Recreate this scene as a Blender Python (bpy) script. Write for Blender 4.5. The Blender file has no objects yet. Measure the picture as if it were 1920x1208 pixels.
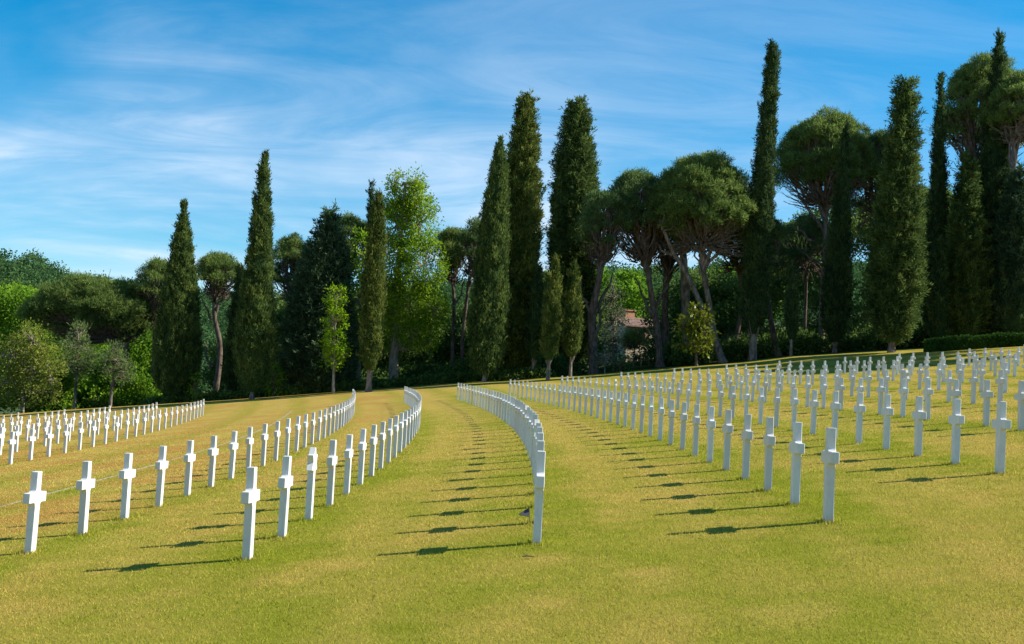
import bpy, math, random
import numpy as np
from mathutils import Matrix, Vector
random.seed(7); RNG = np.random.default_rng(7)
scn = bpy.context.scene; COL = scn.collection
# ------------------------------------------------------------------ camera, sky, sun, exposure
EYE = 1.83                                   # eye height above the lawn (metres)
F_PX, ROLL, PITCH = 2271.65, 0.04922, 0.07088
_cp, _sp, _cr, _sr = math.cos(PITCH), math.sin(PITCH), math.cos(ROLL), math.sin(ROLL)
FWD = np.array([0, _cp, _sp]); _r0 = np.array([1., 0, 0]); _u0 = np.array([0, -_sp, _cp])
RIGHT = _r0*_cr + _u0*_sr; UP = _u0*_cr - _r0*_sr
cam = bpy.data.cameras.new("camera"); cam_o = bpy.data.objects.new("camera", cam); COL.objects.link(cam_o)
cam.sensor_width = 36; cam.lens = F_PX/1920*36; cam.clip_start = 0.1; cam.clip_end = 5000
M = Matrix(((RIGHT[0], UP[0], -FWD[0], 0), (RIGHT[1], UP[1], -FWD[1], 0), (RIGHT[2], UP[2], -FWD[2], EYE), (0, 0, 0, 1)))
cam_o.matrix_world = M
scn.camera = cam_o
SUN_AZ, SUN_EL = math.radians(86), math.radians(35.5)
scn.view_settings.view_transform = 'Standard'; scn.view_settings.look = 'None'
scn.view_settings.exposure = 0.92; scn.view_settings.gamma = 1
world = bpy.data.worlds.new("World"); scn.world = world; world.use_nodes = True
def build_world():
    nt = world.node_tree; nt.nodes.clear(); L = nt.links
    out = nt.nodes.new('ShaderNodeOutputWorld'); bg = nt.nodes.new('ShaderNodeBackground')
    sky = nt.nodes.new('ShaderNodeTexSky'); sky.sky_type = 'NISHITA'; sky.sun_disc = False
    sky.sun_elevation = SUN_EL; sky.sun_rotation = SUN_AZ
    sky.air_density = 1.0; sky.dust_density = 0.15; sky.ozone_density = 2.6; sky.altitude = 300
    hs = nt.nodes.new('ShaderNodeHueSaturation'); hs.inputs['Saturation'].default_value = 1.55; hs.inputs['Hue'].default_value = 0.490; hs.inputs['Value'].default_value = 1.0
    L.new(sky.outputs[0], hs.inputs['Color'])
    # thin cirrus on a high flat layer: direction projected on a plane overhead
    tc = nt.nodes.new('ShaderNodeTexCoord'); sep = nt.nodes.new('ShaderNodeSeparateXYZ'); L.new(tc.outputs['Generated'], sep.inputs[0])
    def math_(op, a, b=None, clamp=False):
        n = nt.nodes.new('ShaderNodeMath'); n.operation = op; n.use_clamp = clamp
        for i, v in enumerate((a, b)):
            if v is None: continue
            if isinstance(v, (int, float)): n.inputs[i].default_value = v
            else: L.new(v, n.inputs[i])
        return n.outputs[0]
    zz = math_('ADD', math_('MAXIMUM', sep.outputs[2], 0.0), 0.16)
    px = math_('DIVIDE', sep.outputs[0], zz); py = math_('DIVIDE', sep.outputs[1], zz)
    cmb = nt.nodes.new('ShaderNodeCombineXYZ'); L.new(px, cmb.inputs[0]); L.new(py, cmb.inputs[1])
    def noise(scale_xyz, rot, sc, det, rough, dist, loc=(0, 0, 0)):
        mp = nt.nodes.new('ShaderNodeMapping'); mp.inputs['Scale'].default_value = scale_xyz
        mp.inputs['Rotation'].default_value = (0, 0, rot); mp.inputs['Location'].default_value = loc
        L.new(cmb.outputs[0], mp.inputs[0])
        n = nt.nodes.new('ShaderNodeTexNoise'); n.inputs['Scale'].default_value = sc; n.inputs['Detail'].default_value = det
        n.inputs['Roughness'].default_value = rough; n.inputs['Distortion'].default_value = dist
        L.new(mp.outputs[0], n.inputs['Vector']); return n.outputs[0]
    def ramp(v, a, b):
        n = nt.nodes.new('ShaderNodeMapRange'); n.interpolation_type = 'SMOOTHSTEP'
        n.inputs['From Min'].default_value = a; n.inputs['From Max'].default_value = b; L.new(v, n.inputs[0]); return n.outputs[0]
    big = ramp(noise((0.6, 0.85, 1), 0.5, 0.62, 6, .55, .8, CLOUD_LOC), 0.36, 0.62)
    wisp = ramp(noise((0.7, 1.7, 1), 0.45, 1.7, 10, .64, 1.3, (3.3, 1.2, 0)), 0.30, 0.72)
    # more veil to the west (the left), little to the east
    side = ramp(px, 1.5, -0.9)
    cov = math_('MULTIPLY', math_('MULTIPLY', big, math_('ADD', math_('MULTIPLY', wisp, .7), .3)), math_('ADD', math_('MULTIPLY', side, .8), .2), True)
    low = ramp(sep.outputs[2], 0.34, 0.10)
    cov = math_('MULTIPLY', cov, math_('ADD', 0.30, math_('MULTIPLY', low, 0.95)))
    mix = nt.nodes.new('ShaderNodeMix'); mix.data_type = 'RGBA'
    L.new(cov, mix.inputs[0]); L.new(hs.outputs[0], mix.inputs[6]); mix.inputs[7].default_value = (5.6, 6.3, 7.2, 1)
    L.new(mix.outputs[2], bg.inputs[0]); bg.inputs[1].default_value = 0.085
    L.new(bg.outputs[0], out.inputs[0])
CLOUD_LOC = (0.6, 0.3, 0)
build_world()
sun = bpy.data.lights.new("sun", 'SUN'); sun.energy = 5.0; sun.angle = math.radians(0.53); sun.color = (1.0, 0.93, 0.80)
sun_o = bpy.data.objects.new("sun", sun); COL.objects.link(sun_o)
SDIR = Vector((math.cos(SUN_EL)*math.sin(SUN_AZ), math.cos(SUN_EL)*math.cos(SUN_AZ), math.sin(SUN_EL)))
sun_o.rotation_euler = SDIR.to_track_quat('Z', 'Y').to_euler(); sun_o.location = (60, 0, 60)

# ------------------------------------------------------------------ terrain
T = [-0.97774, 2.30562, 0.92834, 0.05804, 0.02206, 0.1118, 0.03221, -0.03156, -0.00804, 0.03647]
def poly(x, y):
    X = x/20; Y = (y-30)/30
    return EYE + T[0]+T[1]*X+T[2]*Y+T[3]*X*X+T[4]*X*Y+T[5]*Y*Y+T[6]*X**3+T[7]*X*X*Y+T[8]*X*Y*Y+T[9]*Y**3
def at(px, py, Y):
    """point on the plane y = Y seen at photo pixel px, py"""
    d = RIGHT*(px-960)/F_PX + UP*(604-py)/F_PX + FWD
    t = Y/d[1]; return Vector((d[0]*t, Y, EYE + d[2]*t))
CREST = 98.0
_edge = [(0,778),(145,767),(380,753),(500,745),(690,731),(860,718),(960,713),(1070,706),(1240,692),(1400,680),(1490,669),(1740,654),(1920,643)]
_ex = np.array([at(a, b, CREST)[0] for a, b in _edge]); _ez = np.array([at(a, b, CREST)[2] for a, b in _edge])
_ex = np.concatenate([[-160, -90], _ex, [70, 120]]); _ez = np.concatenate([[_ez[0]-9, _ez[0]-4.6], _ez, [_ez[-1]+2.6, _ez[-1]+4]])
def terrain(x, y):
    x = np.asarray(x, float); y = np.asarray(y, float); x, y = np.broadcast_arrays(x, y)
    xc = np.clip(x, -40, 36); yc = np.clip(y, -4, 74)
    z = poly(xc, yc)
    over = x-xc
    z = z + np.where(over > 0, 0.11, 0.09)*np.sign(over)*30*(1-np.exp(-np.abs(over)/30))
    z = z + np.clip(y+4, -60, 0)*0.02
    ze = np.interp(x, _ex, _ez)
    k = np.clip((y-74)/(CREST-74), 0, 1)
    z = z*(1-k)+ze*k + 0.35*k*(1-k)*0
    back = np.clip(y-CREST, 0, 60)
    s = np.interp(x, [-40, -12, 2, 12, 40], [-0.10, -0.05, 0.0, 0.045, 0.06])
    return z + s*back

def ground_hit(px, py):
    d = RIGHT*(px-960)/F_PX + UP*(604-py)/F_PX + FWD
    t = np.linspace(5, 120, 24000); P = d[None]*t[:, None]; P[:, 2] += EYE
    k = np.argmax(P[:, 2] < terrain(P[:, 0], P[:, 1])); return P[k]

# ------------------------------------------------------------------ helpers
def tag(o, label=None, cat=None, group=None, kind=None):
    for k, v in (('label', label), ('category', cat), ('group', group), ('kind', kind)):
        if v: o[k] = v
    return o
def empty(name, loc, rz=0):
    o = bpy.data.objects.new(name, None); o.location = loc; o.rotation_euler = (0, 0, rz); o.empty_display_size = .2
    COL.objects.link(o); return o
class Geo:
    """collects vertices and polygons, with one tint value per vertex"""
    def __init__(s): s.v = []; s.t = []; s.loops = []; s.sizes = []; s.n = 0
    def add(s, V, Fc, tint=0.5):
        V = np.asarray(V, float).reshape(-1, 3); Fc = np.asarray(Fc, int)
        s.v.append(V); t = np.full(len(V), tint) if np.isscalar(tint) else np.asarray(tint, float); s.t.append(t)
        s.loops.append((Fc+s.n).ravel()); s.sizes.append(np.full(len(Fc), Fc.shape[1])); s.n += len(V)
    def mesh(s, name, smooth=False):
        V = np.concatenate(s.v); Lp = np.concatenate(s.loops); S = np.concatenate(s.sizes); Tn = np.concatenate(s.t)
        me = bpy.data.meshes.new(name); me.vertices.add(len(V)); me.vertices.foreach_set('co', V.astype(np.float32).ravel())
        me.loops.add(len(Lp)); me.loops.foreach_set('vertex_index', Lp.astype(np.int32))
        me.polygons.add(len(S)); st = np.concatenate([[0], np.cumsum(S)[:-1]])
        me.polygons.foreach_set('loop_start', st.astype(np.int32)); me.polygons.foreach_set('loop_total', S.astype(np.int32))
        a = me.attributes.new('tint', 'FLOAT', 'POINT'); a.data.foreach_set('value', Tn.astype(np.float32))
        me.polygons.foreach_set('use_smooth', np.full(len(S), smooth))
        me.update(calc_edges=True); return me
    def build(s, name, mat, parent=None, loc=None, smooth=False):
        me = s.mesh(name, smooth); me.materials.append(mat)
        o = bpy.data.objects.new(name, me); COL.objects.link(o)
        if loc is not None: o.location = loc
        if parent is not None: o.parent = parent
        return o
def unit(a): return a/np.maximum(np.linalg.norm(a, axis=-1, keepdims=True), 1e-9)
def leaves(g, P, D, L, W, tint, rng, fold=0.0):
    """diamond leaves: root P, axis D, length L, width W"""
    n = len(P); D = unit(D); S = unit(np.cross(D, rng.normal(size=(n, 3))))
    L = np.broadcast_to(np.asarray(L, float), n)[:, None]; W = np.broadcast_to(np.asarray(W, float), n)[:, None]
    V = np.stack([P, P+D*L*.5+S*W*.5, P+D*L, P+D*L*.5-S*W*.5], 1).reshape(-1, 3)
    g.add(V, np.arange(4*n).reshape(-1, 4), np.repeat(np.broadcast_to(tint, n), 4))
def tube(g, pts, rad, sides=7, tint=.5):
    P = np.asarray(pts, float); n = len(P); rad = np.broadcast_to(np.asarray(rad, float), n)
    Tn = unit(np.gradient(P, axis=0)); ref = np.array([0.31, 0.87, 0.2]); 
    A = unit(np.cross(Tn, ref)); B = np.cross(Tn, A)
    th = np.linspace(0, 2*np.pi, sides, endpoint=False)
    V = P[:, None]+(A[:, None]*np.cos(th)[None, :, None]+B[:, None]*np.sin(th)[None, :, None])*rad[:, None, None]
    i = np.arange(n-1)[:, None]*sides; j = np.arange(sides)[None]; k = (j+1) % sides
    Fc = np.stack([i+j, i+k, i+sides+k, i+sides+j], -1).reshape(-1, 4)
    g.add(V, Fc, tint)
    g.add(V[-1], np.arange(sides)[None], tint)
def curve(a, b, n=6, sag=0.0, wob=0.0, rng=RNG):
    a = np.asarray(a, float); b = np.asarray(b, float); t = np.linspace(0, 1, n)[:, None]
    P = a*(1-t)+b*t; P[:, 2] += sag*(4*t*(1-t))[:, 0]
    if wob: P[1:-1] += rng.normal(size=(n-2, 3))*wob
    return P
def box(g, x0, x1, y0, y1, z0, z1, tint=.5):
    V = [(x, y, z) for z in (z0, z1) for y in (y0, y1) for x in (x0, x1)]
    g.add(V, [(0, 2, 3, 1), (4, 5, 7, 6), (0, 1, 5, 4), (2, 6, 7, 3), (0, 4, 6, 2), (1, 3, 7, 5)], tint)
def wav(P, f, seed):
    r = np.random.default_rng(seed); o = 0
    for k in range(5):
        d = unit(r.normal(size=3))*f*(1+.5*k); o = o+np.sin(P@d+r.uniform(0, 6.28))/(1+.4*k)
    return o/2.6

# ------------------------------------------------------------------ materials
def newmat(name):
    m = bpy.data.materials.new(name); m.use_nodes = True; nt = m.node_tree; nt.nodes.clear()
    return m, nt, nt.nodes.new('ShaderNodeOutputMaterial')
class NB:
    def __init__(s, nt): s.nt = nt; s.L = nt.links
    def n(s, t): return s.nt.nodes.new(t)
    def m(s, op, a, b=None, c=None, clamp=False):
        n = s.n('ShaderNodeMath'); n.operation = op; n.use_clamp = clamp
        for i, v in enumerate((a, b, c)):
            if v is None: continue
            if isinstance(v, (int, float)): n.inputs[i].default_value = v
            else: s.L.new(v, n.inputs[i])
        return n.outputs[0]
    def mix(s, f, a, b, mode='MIX'):
        n = s.n('ShaderNodeMix'); n.data_type = 'RGBA'; n.blend_type = mode
        for i, v in ((0, f), (6, a), (7, b)):
            if isinstance(v, (int, float)): n.inputs[i].default_value = v
            elif isinstance(v, tuple): n.inputs[i].default_value = (*v, 1)
            else: s.L.new(v, n.inputs[i])
        return n.outputs[2]
    def noise(s, vec, scale, det=4, rough=.55, dist=0.0, sc3=None, rot=0):
        if sc3 or rot:
            mp = s.n('ShaderNodeMapping'); mp.inputs['Scale'].default_value = sc3 or (1, 1, 1); mp.inputs['Rotation'].default_value = (0, 0, rot)
            s.L.new(vec, mp.inputs[0]); vec = mp.outputs[0]
        n = s.n('ShaderNodeTexNoise'); n.inputs['Scale'].default_value = scale; n.inputs['Detail'].default_value = det
        n.inputs['Roughness'].default_value = rough; n.inputs['Distortion'].default_value = dist
        s.L.new(vec, n.inputs['Vector']); return n.outputs[0]
    def ramp(s, v, a, b, lo=0.0, hi=1.0):
        n = s.n('ShaderNodeMapRange'); n.interpolation_type = 'SMOOTHSTEP'
        for i, q in zip(('From Min', 'From Max', 'To Min', 'To Max'), (a, b, lo, hi)): n.inputs[i].default_value = q
        s.L.new(v, n.inputs[0]); return n.outputs[0]
ROWX, ROWY = -347.60327, 23.55922
WORN = [(*ground_hit(px_, py_)[:2], r_) for px_, py_, r_ in ((1030, 1048, .32), (1215, 1074, .38), (1022, 1130, .34), (640, 1060, .5), (1500, 1150, .6))]
def lawn_colour(b, extra=None):
    """mottled dry lawn: greener along the rows of crosses, browner between them and down the left slope"""
    geo = b.n('ShaderNodeNewGeometry'); pos = geo.outputs['Position']
    sep = b.n('ShaderNodeSeparateXYZ'); b.L.new(pos, sep.inputs[0]); x, y = sep.outputs[0], sep.outputs[1]
    dx = b.m('SUBTRACT', x, ROWX); dy = b.m('SUBTRACT', y, ROWY)
    rho = b.m('SQRT', b.m('ADD', b.m('MULTIPLY', dx, dx), b.m('MULTIPLY', dy, dy)))
    ph = b.m('DIVIDE', b.m('SUBTRACT', rho, 341.85), 3.19)
    fr = b.m('ABSOLUTE', b.m('SUBTRACT', b.m('FRACT', b.m('ADD', ph, .5)), .5))       # 0 on a row, .5 between rows
    n1 = b.noise(pos, .33, 5, .6); n2 = b.noise(pos, 1.4, 5, .65); n3 = b.noise(pos, 9, 4, .7); n4 = b.noise(pos, 45, 3, .7)
    rowg = b.ramp(b.m('ADD', fr, b.m('MULTIPLY', b.m('SUBTRACT', n2, .5), .35)), .04, .36)
    beyond = b.ramp(y, 11.0, 14.0)                                                      # rows start about here
    mot = b.m('ADD', b.m('MULTIPLY', b.m('SUBTRACT', n1, .5), 2.0), b.m('MULTIPLY', b.m('SUBTRACT', n2, .5), 1.25))
    left = b.ramp(b.m('ADD', x, b.m('MULTIPLY', b.m('SUBTRACT', n1, .5), 6.0)), -2.5, -8.0)
    far = b.ramp(y, 12.0, 40.0)
    dry = b.m('ADD', .33, b.m('MULTIPLY', mot, .95))
    dry = b.m('ADD', dry, b.m('MULTIPLY', b.m('MULTIPLY', b.m('SUBTRACT', rowg, .6), beyond), .42))
    dry = b.m('ADD', dry, b.m('MULTIPLY', left, .34))
    dry = b.m('ADD', dry, b.m('MULTIPLY', far, .24))
    band = b.m('SINE', b.m('MULTIPLY', rho, 5.91)); dry = b.m('ADD', dry, b.m('MULTIPLY', band, .055))
    for (qx, qy, qr) in WORN:
        ax = b.m('SUBTRACT', x, qx); ay = b.m('SUBTRACT', y, qy); dq = b.m('SQRT', b.m('ADD', b.m('MULTIPLY', ax, ax), b.m('MULTIPLY', ay, ay)))
        dry = b.m('ADD', dry, b.m('MULTIPLY', b.ramp(b.m('ADD', dq, b.m('MULTIPLY', b.m('SUBTRACT', n3, .5), qr*1.6)), qr, qr*.1), .32))
    if extra is not None: dry = b.m('ADD', dry, extra)
    dry = b.m('ADD', dry, 0.0, clamp=True)
    green = (.218, .236, .022); straw = (.450, .335, .084); ochre = (.405, .250, .064)
    strawc = b.mix(b.m('MULTIPLY', b.ramp(n1, .38, .62), b.m('ADD', .25, b.m('MULTIPLY', left, .75), clamp=True)), straw, ochre)
    c = b.mix(dry, green, strawc)
    fine = b.m('ADD', .70, b.m('ADD', b.m('MULTIPLY', n3, .34), b.m('MULTIPLY', n4, .28)))
    vm = b.n('ShaderNodeVectorMath'); vm.operation = 'SCALE'; b.L.new(c, vm.inputs[0]); b.L.new(fine, vm.inputs[3])
    return vm.outputs[0], pos, x, y, n3, n4
def ground_mat():
    m, nt, out = newmat('lawn'); b = NB(nt)
    c, pos, x, y, n3, n4 = lawn_colour(b)
    sc = b.n('ShaderNodeVectorMath'); sc.operation = 'SCALE'; nt.links.new(c, sc.inputs[0]); sc.inputs[3].default_value = .86; c = sc.outputs[0]
    # woodland floor past the lawn's edge: leaf litter and rough grass
    wn = b.noise(pos, .5, 5, .6); wn2 = b.noise(pos, 3, 4, .6)
    floor = b.mix(b.ramp(wn, .42, .6), (.055, .045, .022), (.060, .095, .020))
    floor = b.mix(b.m('MULTIPLY', wn2, .5), floor, (.03, .04, .012))
    edge = b.ramp(b.m('ADD', y, b.m('MULTIPLY', b.m('SUBTRACT', wn, .5), 6.0)), 99.5, 101.5)
    c = b.mix(edge, c, floor)
    bs = b.n('ShaderNodeBsdfDiffuse'); nt.links.new(c, bs.inputs[0])
    bump = b.n('ShaderNodeBump'); bump.inputs['Strength'].default_value = .7; bump.inputs['Distance'].default_value = .03
    nb = b.noise(pos, 28, 4, .75)
    nt.links.new(nb, bump.inputs['Height']); nt.links.new(bump.outputs[0], bs.inputs['Normal'])
    nt.links.new(bs.outputs[0], out.inputs[0]); return m
def blade_mat():
    m, nt, out = newmat('grass_blades'); b = NB(nt)
    geo = b.n('ShaderNodeNewGeometry')
    c, pos, x, y, n3, n4 = lawn_colour(b, b.m('MULTIPLY', b.m('SUBTRACT', geo.outputs['Random Per Island'], .5), .8))
    vm = b.n('ShaderNodeVectorMath'); vm.operation = 'SCALE'; nt.links.new(c, vm.inputs[0])
    nt.links.new(b.m('ADD', .85, b.m('MULTIPLY', b.m('FRACT', b.m('MULTIPLY', geo.outputs['Random Per Island'], 17.3)), .95)), vm.inputs[3])
    d = b.n('ShaderNodeBsdfDiffuse'); t = b.n('ShaderNodeBsdfTranslucent'); mx = b.n('ShaderNodeMixShader'); mx.inputs[0].default_value = .4
    for q in (d, t): nt.links.new(vm.outputs[0], q.inputs[0])
    nt.links.new(d.outputs[0], mx.inputs[1]); nt.links.new(t.outputs[0], mx.inputs[2]); nt.links.new(mx.outputs[0], out.inputs[0]); return m
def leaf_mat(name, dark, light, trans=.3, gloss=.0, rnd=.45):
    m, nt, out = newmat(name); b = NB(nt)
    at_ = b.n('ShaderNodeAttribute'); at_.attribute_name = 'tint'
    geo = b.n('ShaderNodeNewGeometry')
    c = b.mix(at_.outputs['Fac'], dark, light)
    vm = b.n('ShaderNodeVectorMath'); vm.operation = 'SCALE'; nt.links.new(c, vm.inputs[0])
    nt.links.new(b.m('ADD', 1-rnd/2, b.m('MULTIPLY', geo.outputs['Random Per Island'], rnd)), vm.inputs[3])
    d = b.n('ShaderNodeBsdfDiffuse'); t = b.n('ShaderNodeBsdfTranslucent'); mx = b.n('ShaderNodeMixShader'); mx.inputs[0].default_value = trans
    for q in (d, t): nt.links.new(vm.outputs[0], q.inputs[0])
    nt.links.new(d.outputs[0], mx.inputs[1]); nt.links.new(t.outputs[0], mx.inputs[2]); o = mx.outputs[0]
    if gloss:
        g = b.n('ShaderNodeBsdfGlossy'); g.inputs['Roughness'].default_value = .35; g.inputs[0].default_value = (1, 1, 1, 1)
        m2 = b.n('ShaderNodeMixShader'); m2.inputs[0].default_value = gloss; nt.links.new(o, m2.inputs[1]); nt.links.new(g.outputs[0], m2.inputs[2]); o = m2.outputs[0]
    nt.links.new(o, out.inputs[0]); return m
def bark_mat(name, a, c, scale=3):
    m, nt, out = newmat(name); b = NB(nt)
    tc = b.n('ShaderNodeNewGeometry'); p = tc.outputs['Position']
    n = b.noise(p, scale, 6, .65, .3, (1.6, 1.6, .5)); col = b.mix(b.ramp(n, .33, .67), a, c)
    bs = b.n('ShaderNodeBsdfDiffuse'); nt.links.new(col, bs.inputs[0])
    bump = b.n('ShaderNodeBump'); bump.inputs['Strength'].default_value = .8; bump.inputs['Distance'].default_value = .08
    nt.links.new(n, bump.inputs['Height']); nt.links.new(bump.outputs[0], bs.inputs['Normal']); nt.links.new(bs.outputs[0], out.inputs[0]); return m
def marble_mat():
    m, nt, out = newmat('white_marble'); b = NB(nt)
    geo = b.n('ShaderNodeNewGeometry'); p = geo.outputs['Position']; oi = b.n('ShaderNodeObjectInfo')
    n = b.noise(p, 3.5, 6, .6, 1.5, (1, 1, .45)); vein = b.ramp(b.m('ABSOLUTE', b.m('SUBTRACT', n, .5)), 0, .06)
    c = b.mix(b.m('MULTIPLY', b.m('SUBTRACT', 1.0, vein), .45), (.66, .66, .65), (.50, .52, .53))
    c = b.mix(b.m('MULTIPLY', b.ramp(oi.outputs['Random'], .3, 1.0), .75), c, (.54, .52, .49))
    tc = b.n('ShaderNodeTexCoord'); sp = b.n('ShaderNodeSeparateXYZ'); nt.links.new(tc.outputs['Object'], sp.inputs[0])
    stain = b.m('MULTIPLY', b.ramp(b.m('ADD', sp.outputs[2], b.m('MULTIPLY', b.noise(p, 14, 3), .12)), .17, .02), .5)     # soil splash at the foot
    c = b.mix(stain, c, (.40, .33, .22))
    bs = b.n('ShaderNodeBsdfPrincipled'); nt.links.new(c, bs.inputs['Base Color']); bs.inputs['Roughness'].default_value = .55
    bump = b.n('ShaderNodeBump'); bump.inputs['Strength'].default_value = .12; bump.inputs['Distance'].default_value = .004
    nt.links.new(b.noise(p, 60, 3), bump.inputs['Height']); nt.links.new(bump.outputs[0], bs.inputs['Normal'])
    nt.links.new(bs.outputs[0], out.inputs[0]); return m
def plain_mat(name, a, c, scale=4, rough=.8):
    m, nt, out = newmat(name); b = NB(nt); geo = b.n('ShaderNodeNewGeometry')
    n = b.noise(geo.outputs['Position'], scale, 5, .6); col = b.mix(b.ramp(n, .35, .65), a, c)
    bs = b.n('ShaderNodeBsdfPrincipled'); nt.links.new(col, bs.inputs['Base Color']); bs.inputs['Roughness'].default_value = rough
    nt.links.new(bs.outputs[0], out.inputs[0]); return m
MT = dict(
    lawn=ground_mat(), blades=blade_mat(), marble=marble_mat(),
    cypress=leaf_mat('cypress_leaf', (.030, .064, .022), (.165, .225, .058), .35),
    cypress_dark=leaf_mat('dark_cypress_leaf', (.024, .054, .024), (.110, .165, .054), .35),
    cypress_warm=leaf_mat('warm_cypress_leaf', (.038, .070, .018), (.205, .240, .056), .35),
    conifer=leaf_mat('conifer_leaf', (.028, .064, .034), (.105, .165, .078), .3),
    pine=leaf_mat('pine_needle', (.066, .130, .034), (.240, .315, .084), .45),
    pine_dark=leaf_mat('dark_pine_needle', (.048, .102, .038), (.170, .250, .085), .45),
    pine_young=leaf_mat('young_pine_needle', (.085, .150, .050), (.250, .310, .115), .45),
    plane=leaf_mat('plane_leaf', (.110, .235, .012), (.330, .460, .036), .5),
    lime=leaf_mat('lime_leaf', (.150, .300, .012), (.330, .480, .028), .5),
    olive_green=leaf_mat('spring_leaf', (.120, .175, .024), (.285, .320, .066), .45),
    magnolia=leaf_mat('glossy_leaf', (.085, .125, .010), (.230, .250, .024), .35, .015),
    silver=leaf_mat('silver_leaf', (.100, .120, .070), (.200, .220, .140), .35),
    wood=leaf_mat('wood_leaf', (.070, .165, .014), (.190, .330, .030), .45),
    hillwood=leaf_mat('hill_leaf', (.034, .085, .030), (.090, .170, .060), .35),
    under=leaf_mat('undergrowth_leaf', (.040, .086, .022), (.140, .215, .050), .4),
    woods_dark=leaf_mat('dark_wood_leaf', (.044, .094, .024), (.150, .225, .056), .4),
    hedge=leaf_mat('hedge_leaf', (.018, .058, .012), (.060, .125, .022), .25),
    bark=bark_mat('pine_bark', (.095, .072, .058), (.27, .225, .19)),
    bark_dark=bark_mat('dark_bark', (.06, .045, .036), (.17, .135, .11)),
    bark_pale=bark_mat('pale_bark', (.150, .125, .095), (.330, .290, .230)),
    stone=plain_mat('pale_stone', (.42, .42, .39), (.56, .56, .52), 8), wall=plain_mat('house_stone', (.30, .25, .17), (.44, .37, .26), 1.5),
    channel=plain_mat('channel_stone', (.14, .16, .08), (.32, .31, .24), 3),
    dark_stone=plain_mat('dry_stone', (.10, .09, .075), (.19, .17, .14), 4),
    tile=plain_mat('roof_tile', (.16, .085, .060), (.29, .19, .145), 2.5), chim=plain_mat('chimney_brick', (.36, .17, .09), (.42, .22, .13), 6),
    shutter=plain_mat('shutter_brown', (.20, .08, .05), (.26, .11, .07), 6), pane=plain_mat('dark_pane', (.02, .022, .025), (.03, .03, .035), 6, .2),
    rail=plain_mat('pale_rail', (.22, .25, .18), (.30, .33, .24), 6), stick=plain_mat('flag_stick', (.42, .30, .15), (.5, .36, .2), 20),
)

# ------------------------------------------------------------------ ground and hills
def sheet(name, xs, ys, zf, mat):
    X, Y = np.meshgrid(xs, ys); Z = zf(X, Y); g = Geo(); n, m_ = X.shape
    i = np.arange(n-1)[:, None]*m_; j = np.arange(m_-1)[None]
    Fc = np.stack([i+j, i+j+1, i+m_+j+1, i+m_+j], -1).reshape(-1, 4)
    g.add(np.stack([X, Y, Z], -1).reshape(-1, 3), Fc); o = g.build(name, mat, smooth=True); tag(o, kind='structure'); return o
xs = np.concatenate([np.arange(-220, -48, 6), np.arange(-48, 48, 1.0), np.arange(48, 221, 6)])
ys = np.concatenate([np.arange(-60, -6, 6), np.arange(-6, 112, 1.0), np.arange(112, 170, 3)])
sheet('ground', xs, ys, terrain, MT['lawn'])
_hx = [-420, -215, -160, -138, -108, -60, 0, 60, 130, 200, 300, 420]
_hz = [62, 50.5, 38.5, 33.0, 30.0, 32, 40, 47, 52, 56, 58, 60]
def hills(X, Y):
    ridge = np.interp(X*400/np.maximum(Y, 200), _hx, _hz); base = terrain(np.clip(X, -150, 150), 150.)
    k = np.clip((Y-150)/250, 0, 1); z = base*(1-k)+ridge*k - np.clip(k*(1-k), 0, 1)*6
    return z - np.clip(Y-400, 0, 900)*0.03 - np.where(Y < 156, 2.0, 0)
sheet('hills', np.arange(-700, 701, 14), np.concatenate([np.arange(150, 420, 10), np.arange(420, 1500, 60)]), hills, plain_mat('hill_soil', (.05, .08, .02), (.07, .09, .03), .1))

# drainage channel of pale stone running down between the two blocks of graves
_ch = [(-40,962),(0,950),(39,940),(84,927),(141,912),(183,902),(225,890.6),(267,877),(293,871),(326,863),(369,848),(411,835.7),(462,817.4),(500,801.5),(537,779),(547,770.5)]
CH = np.array([ground_hit(*p)[:2] for p in _ch])
def smooth_path(P, step=.5):
    s = np.concatenate([[0], np.cumsum(np.hypot(*np.diff(P, axis=0).T))]); q = np.arange(0, s[-1], step)
    out = np.stack([np.interp(q, s, P[:, 0]), np.interp(q, s, P[:, 1])], 1)
    for _ in range(30): out[1:-1] = .25*out[:-2]+.5*out[1:-1]+.25*out[2:]
    return out
CHs = smooth_path(CH)
def ribbon(g, P, w, lift, thick):
    Tn = unit(np.gradient(P, axis=0)); Nn = np.stack([Tn[:, 1], -Tn[:, 0]], 1)
    rows = []
    for off, dz in ((-w/2, -thick), (-w/2, lift), (-w*.22, lift), (-w*.12, lift-.012), (w*.12, lift-.012), (w*.22, lift), (w/2, lift), (w/2, -thick)):
        q = P+Nn*off; rows.append(np.stack([q[:, 0], q[:, 1], terrain(q[:, 0], q[:, 1])+dz], 1))
    R = np.stack(rows, 1); n, k = R.shape[:2]; i = np.arange(n-1)[:, None]*k; j = np.arange(k-1)[None]
    g.add(R.reshape(-1, 3), np.stack([i+j, i+j+1, i+k+j+1, i+k+j], -1).reshape(-1, 4))
g = Geo(); ribbon(g, CHs, .09, .006, .1)
tag(g.build('drain_channel', MT['channel']), 'narrow pale stone drain channel curving across the lawn on the left', 'drain channel')

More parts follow.
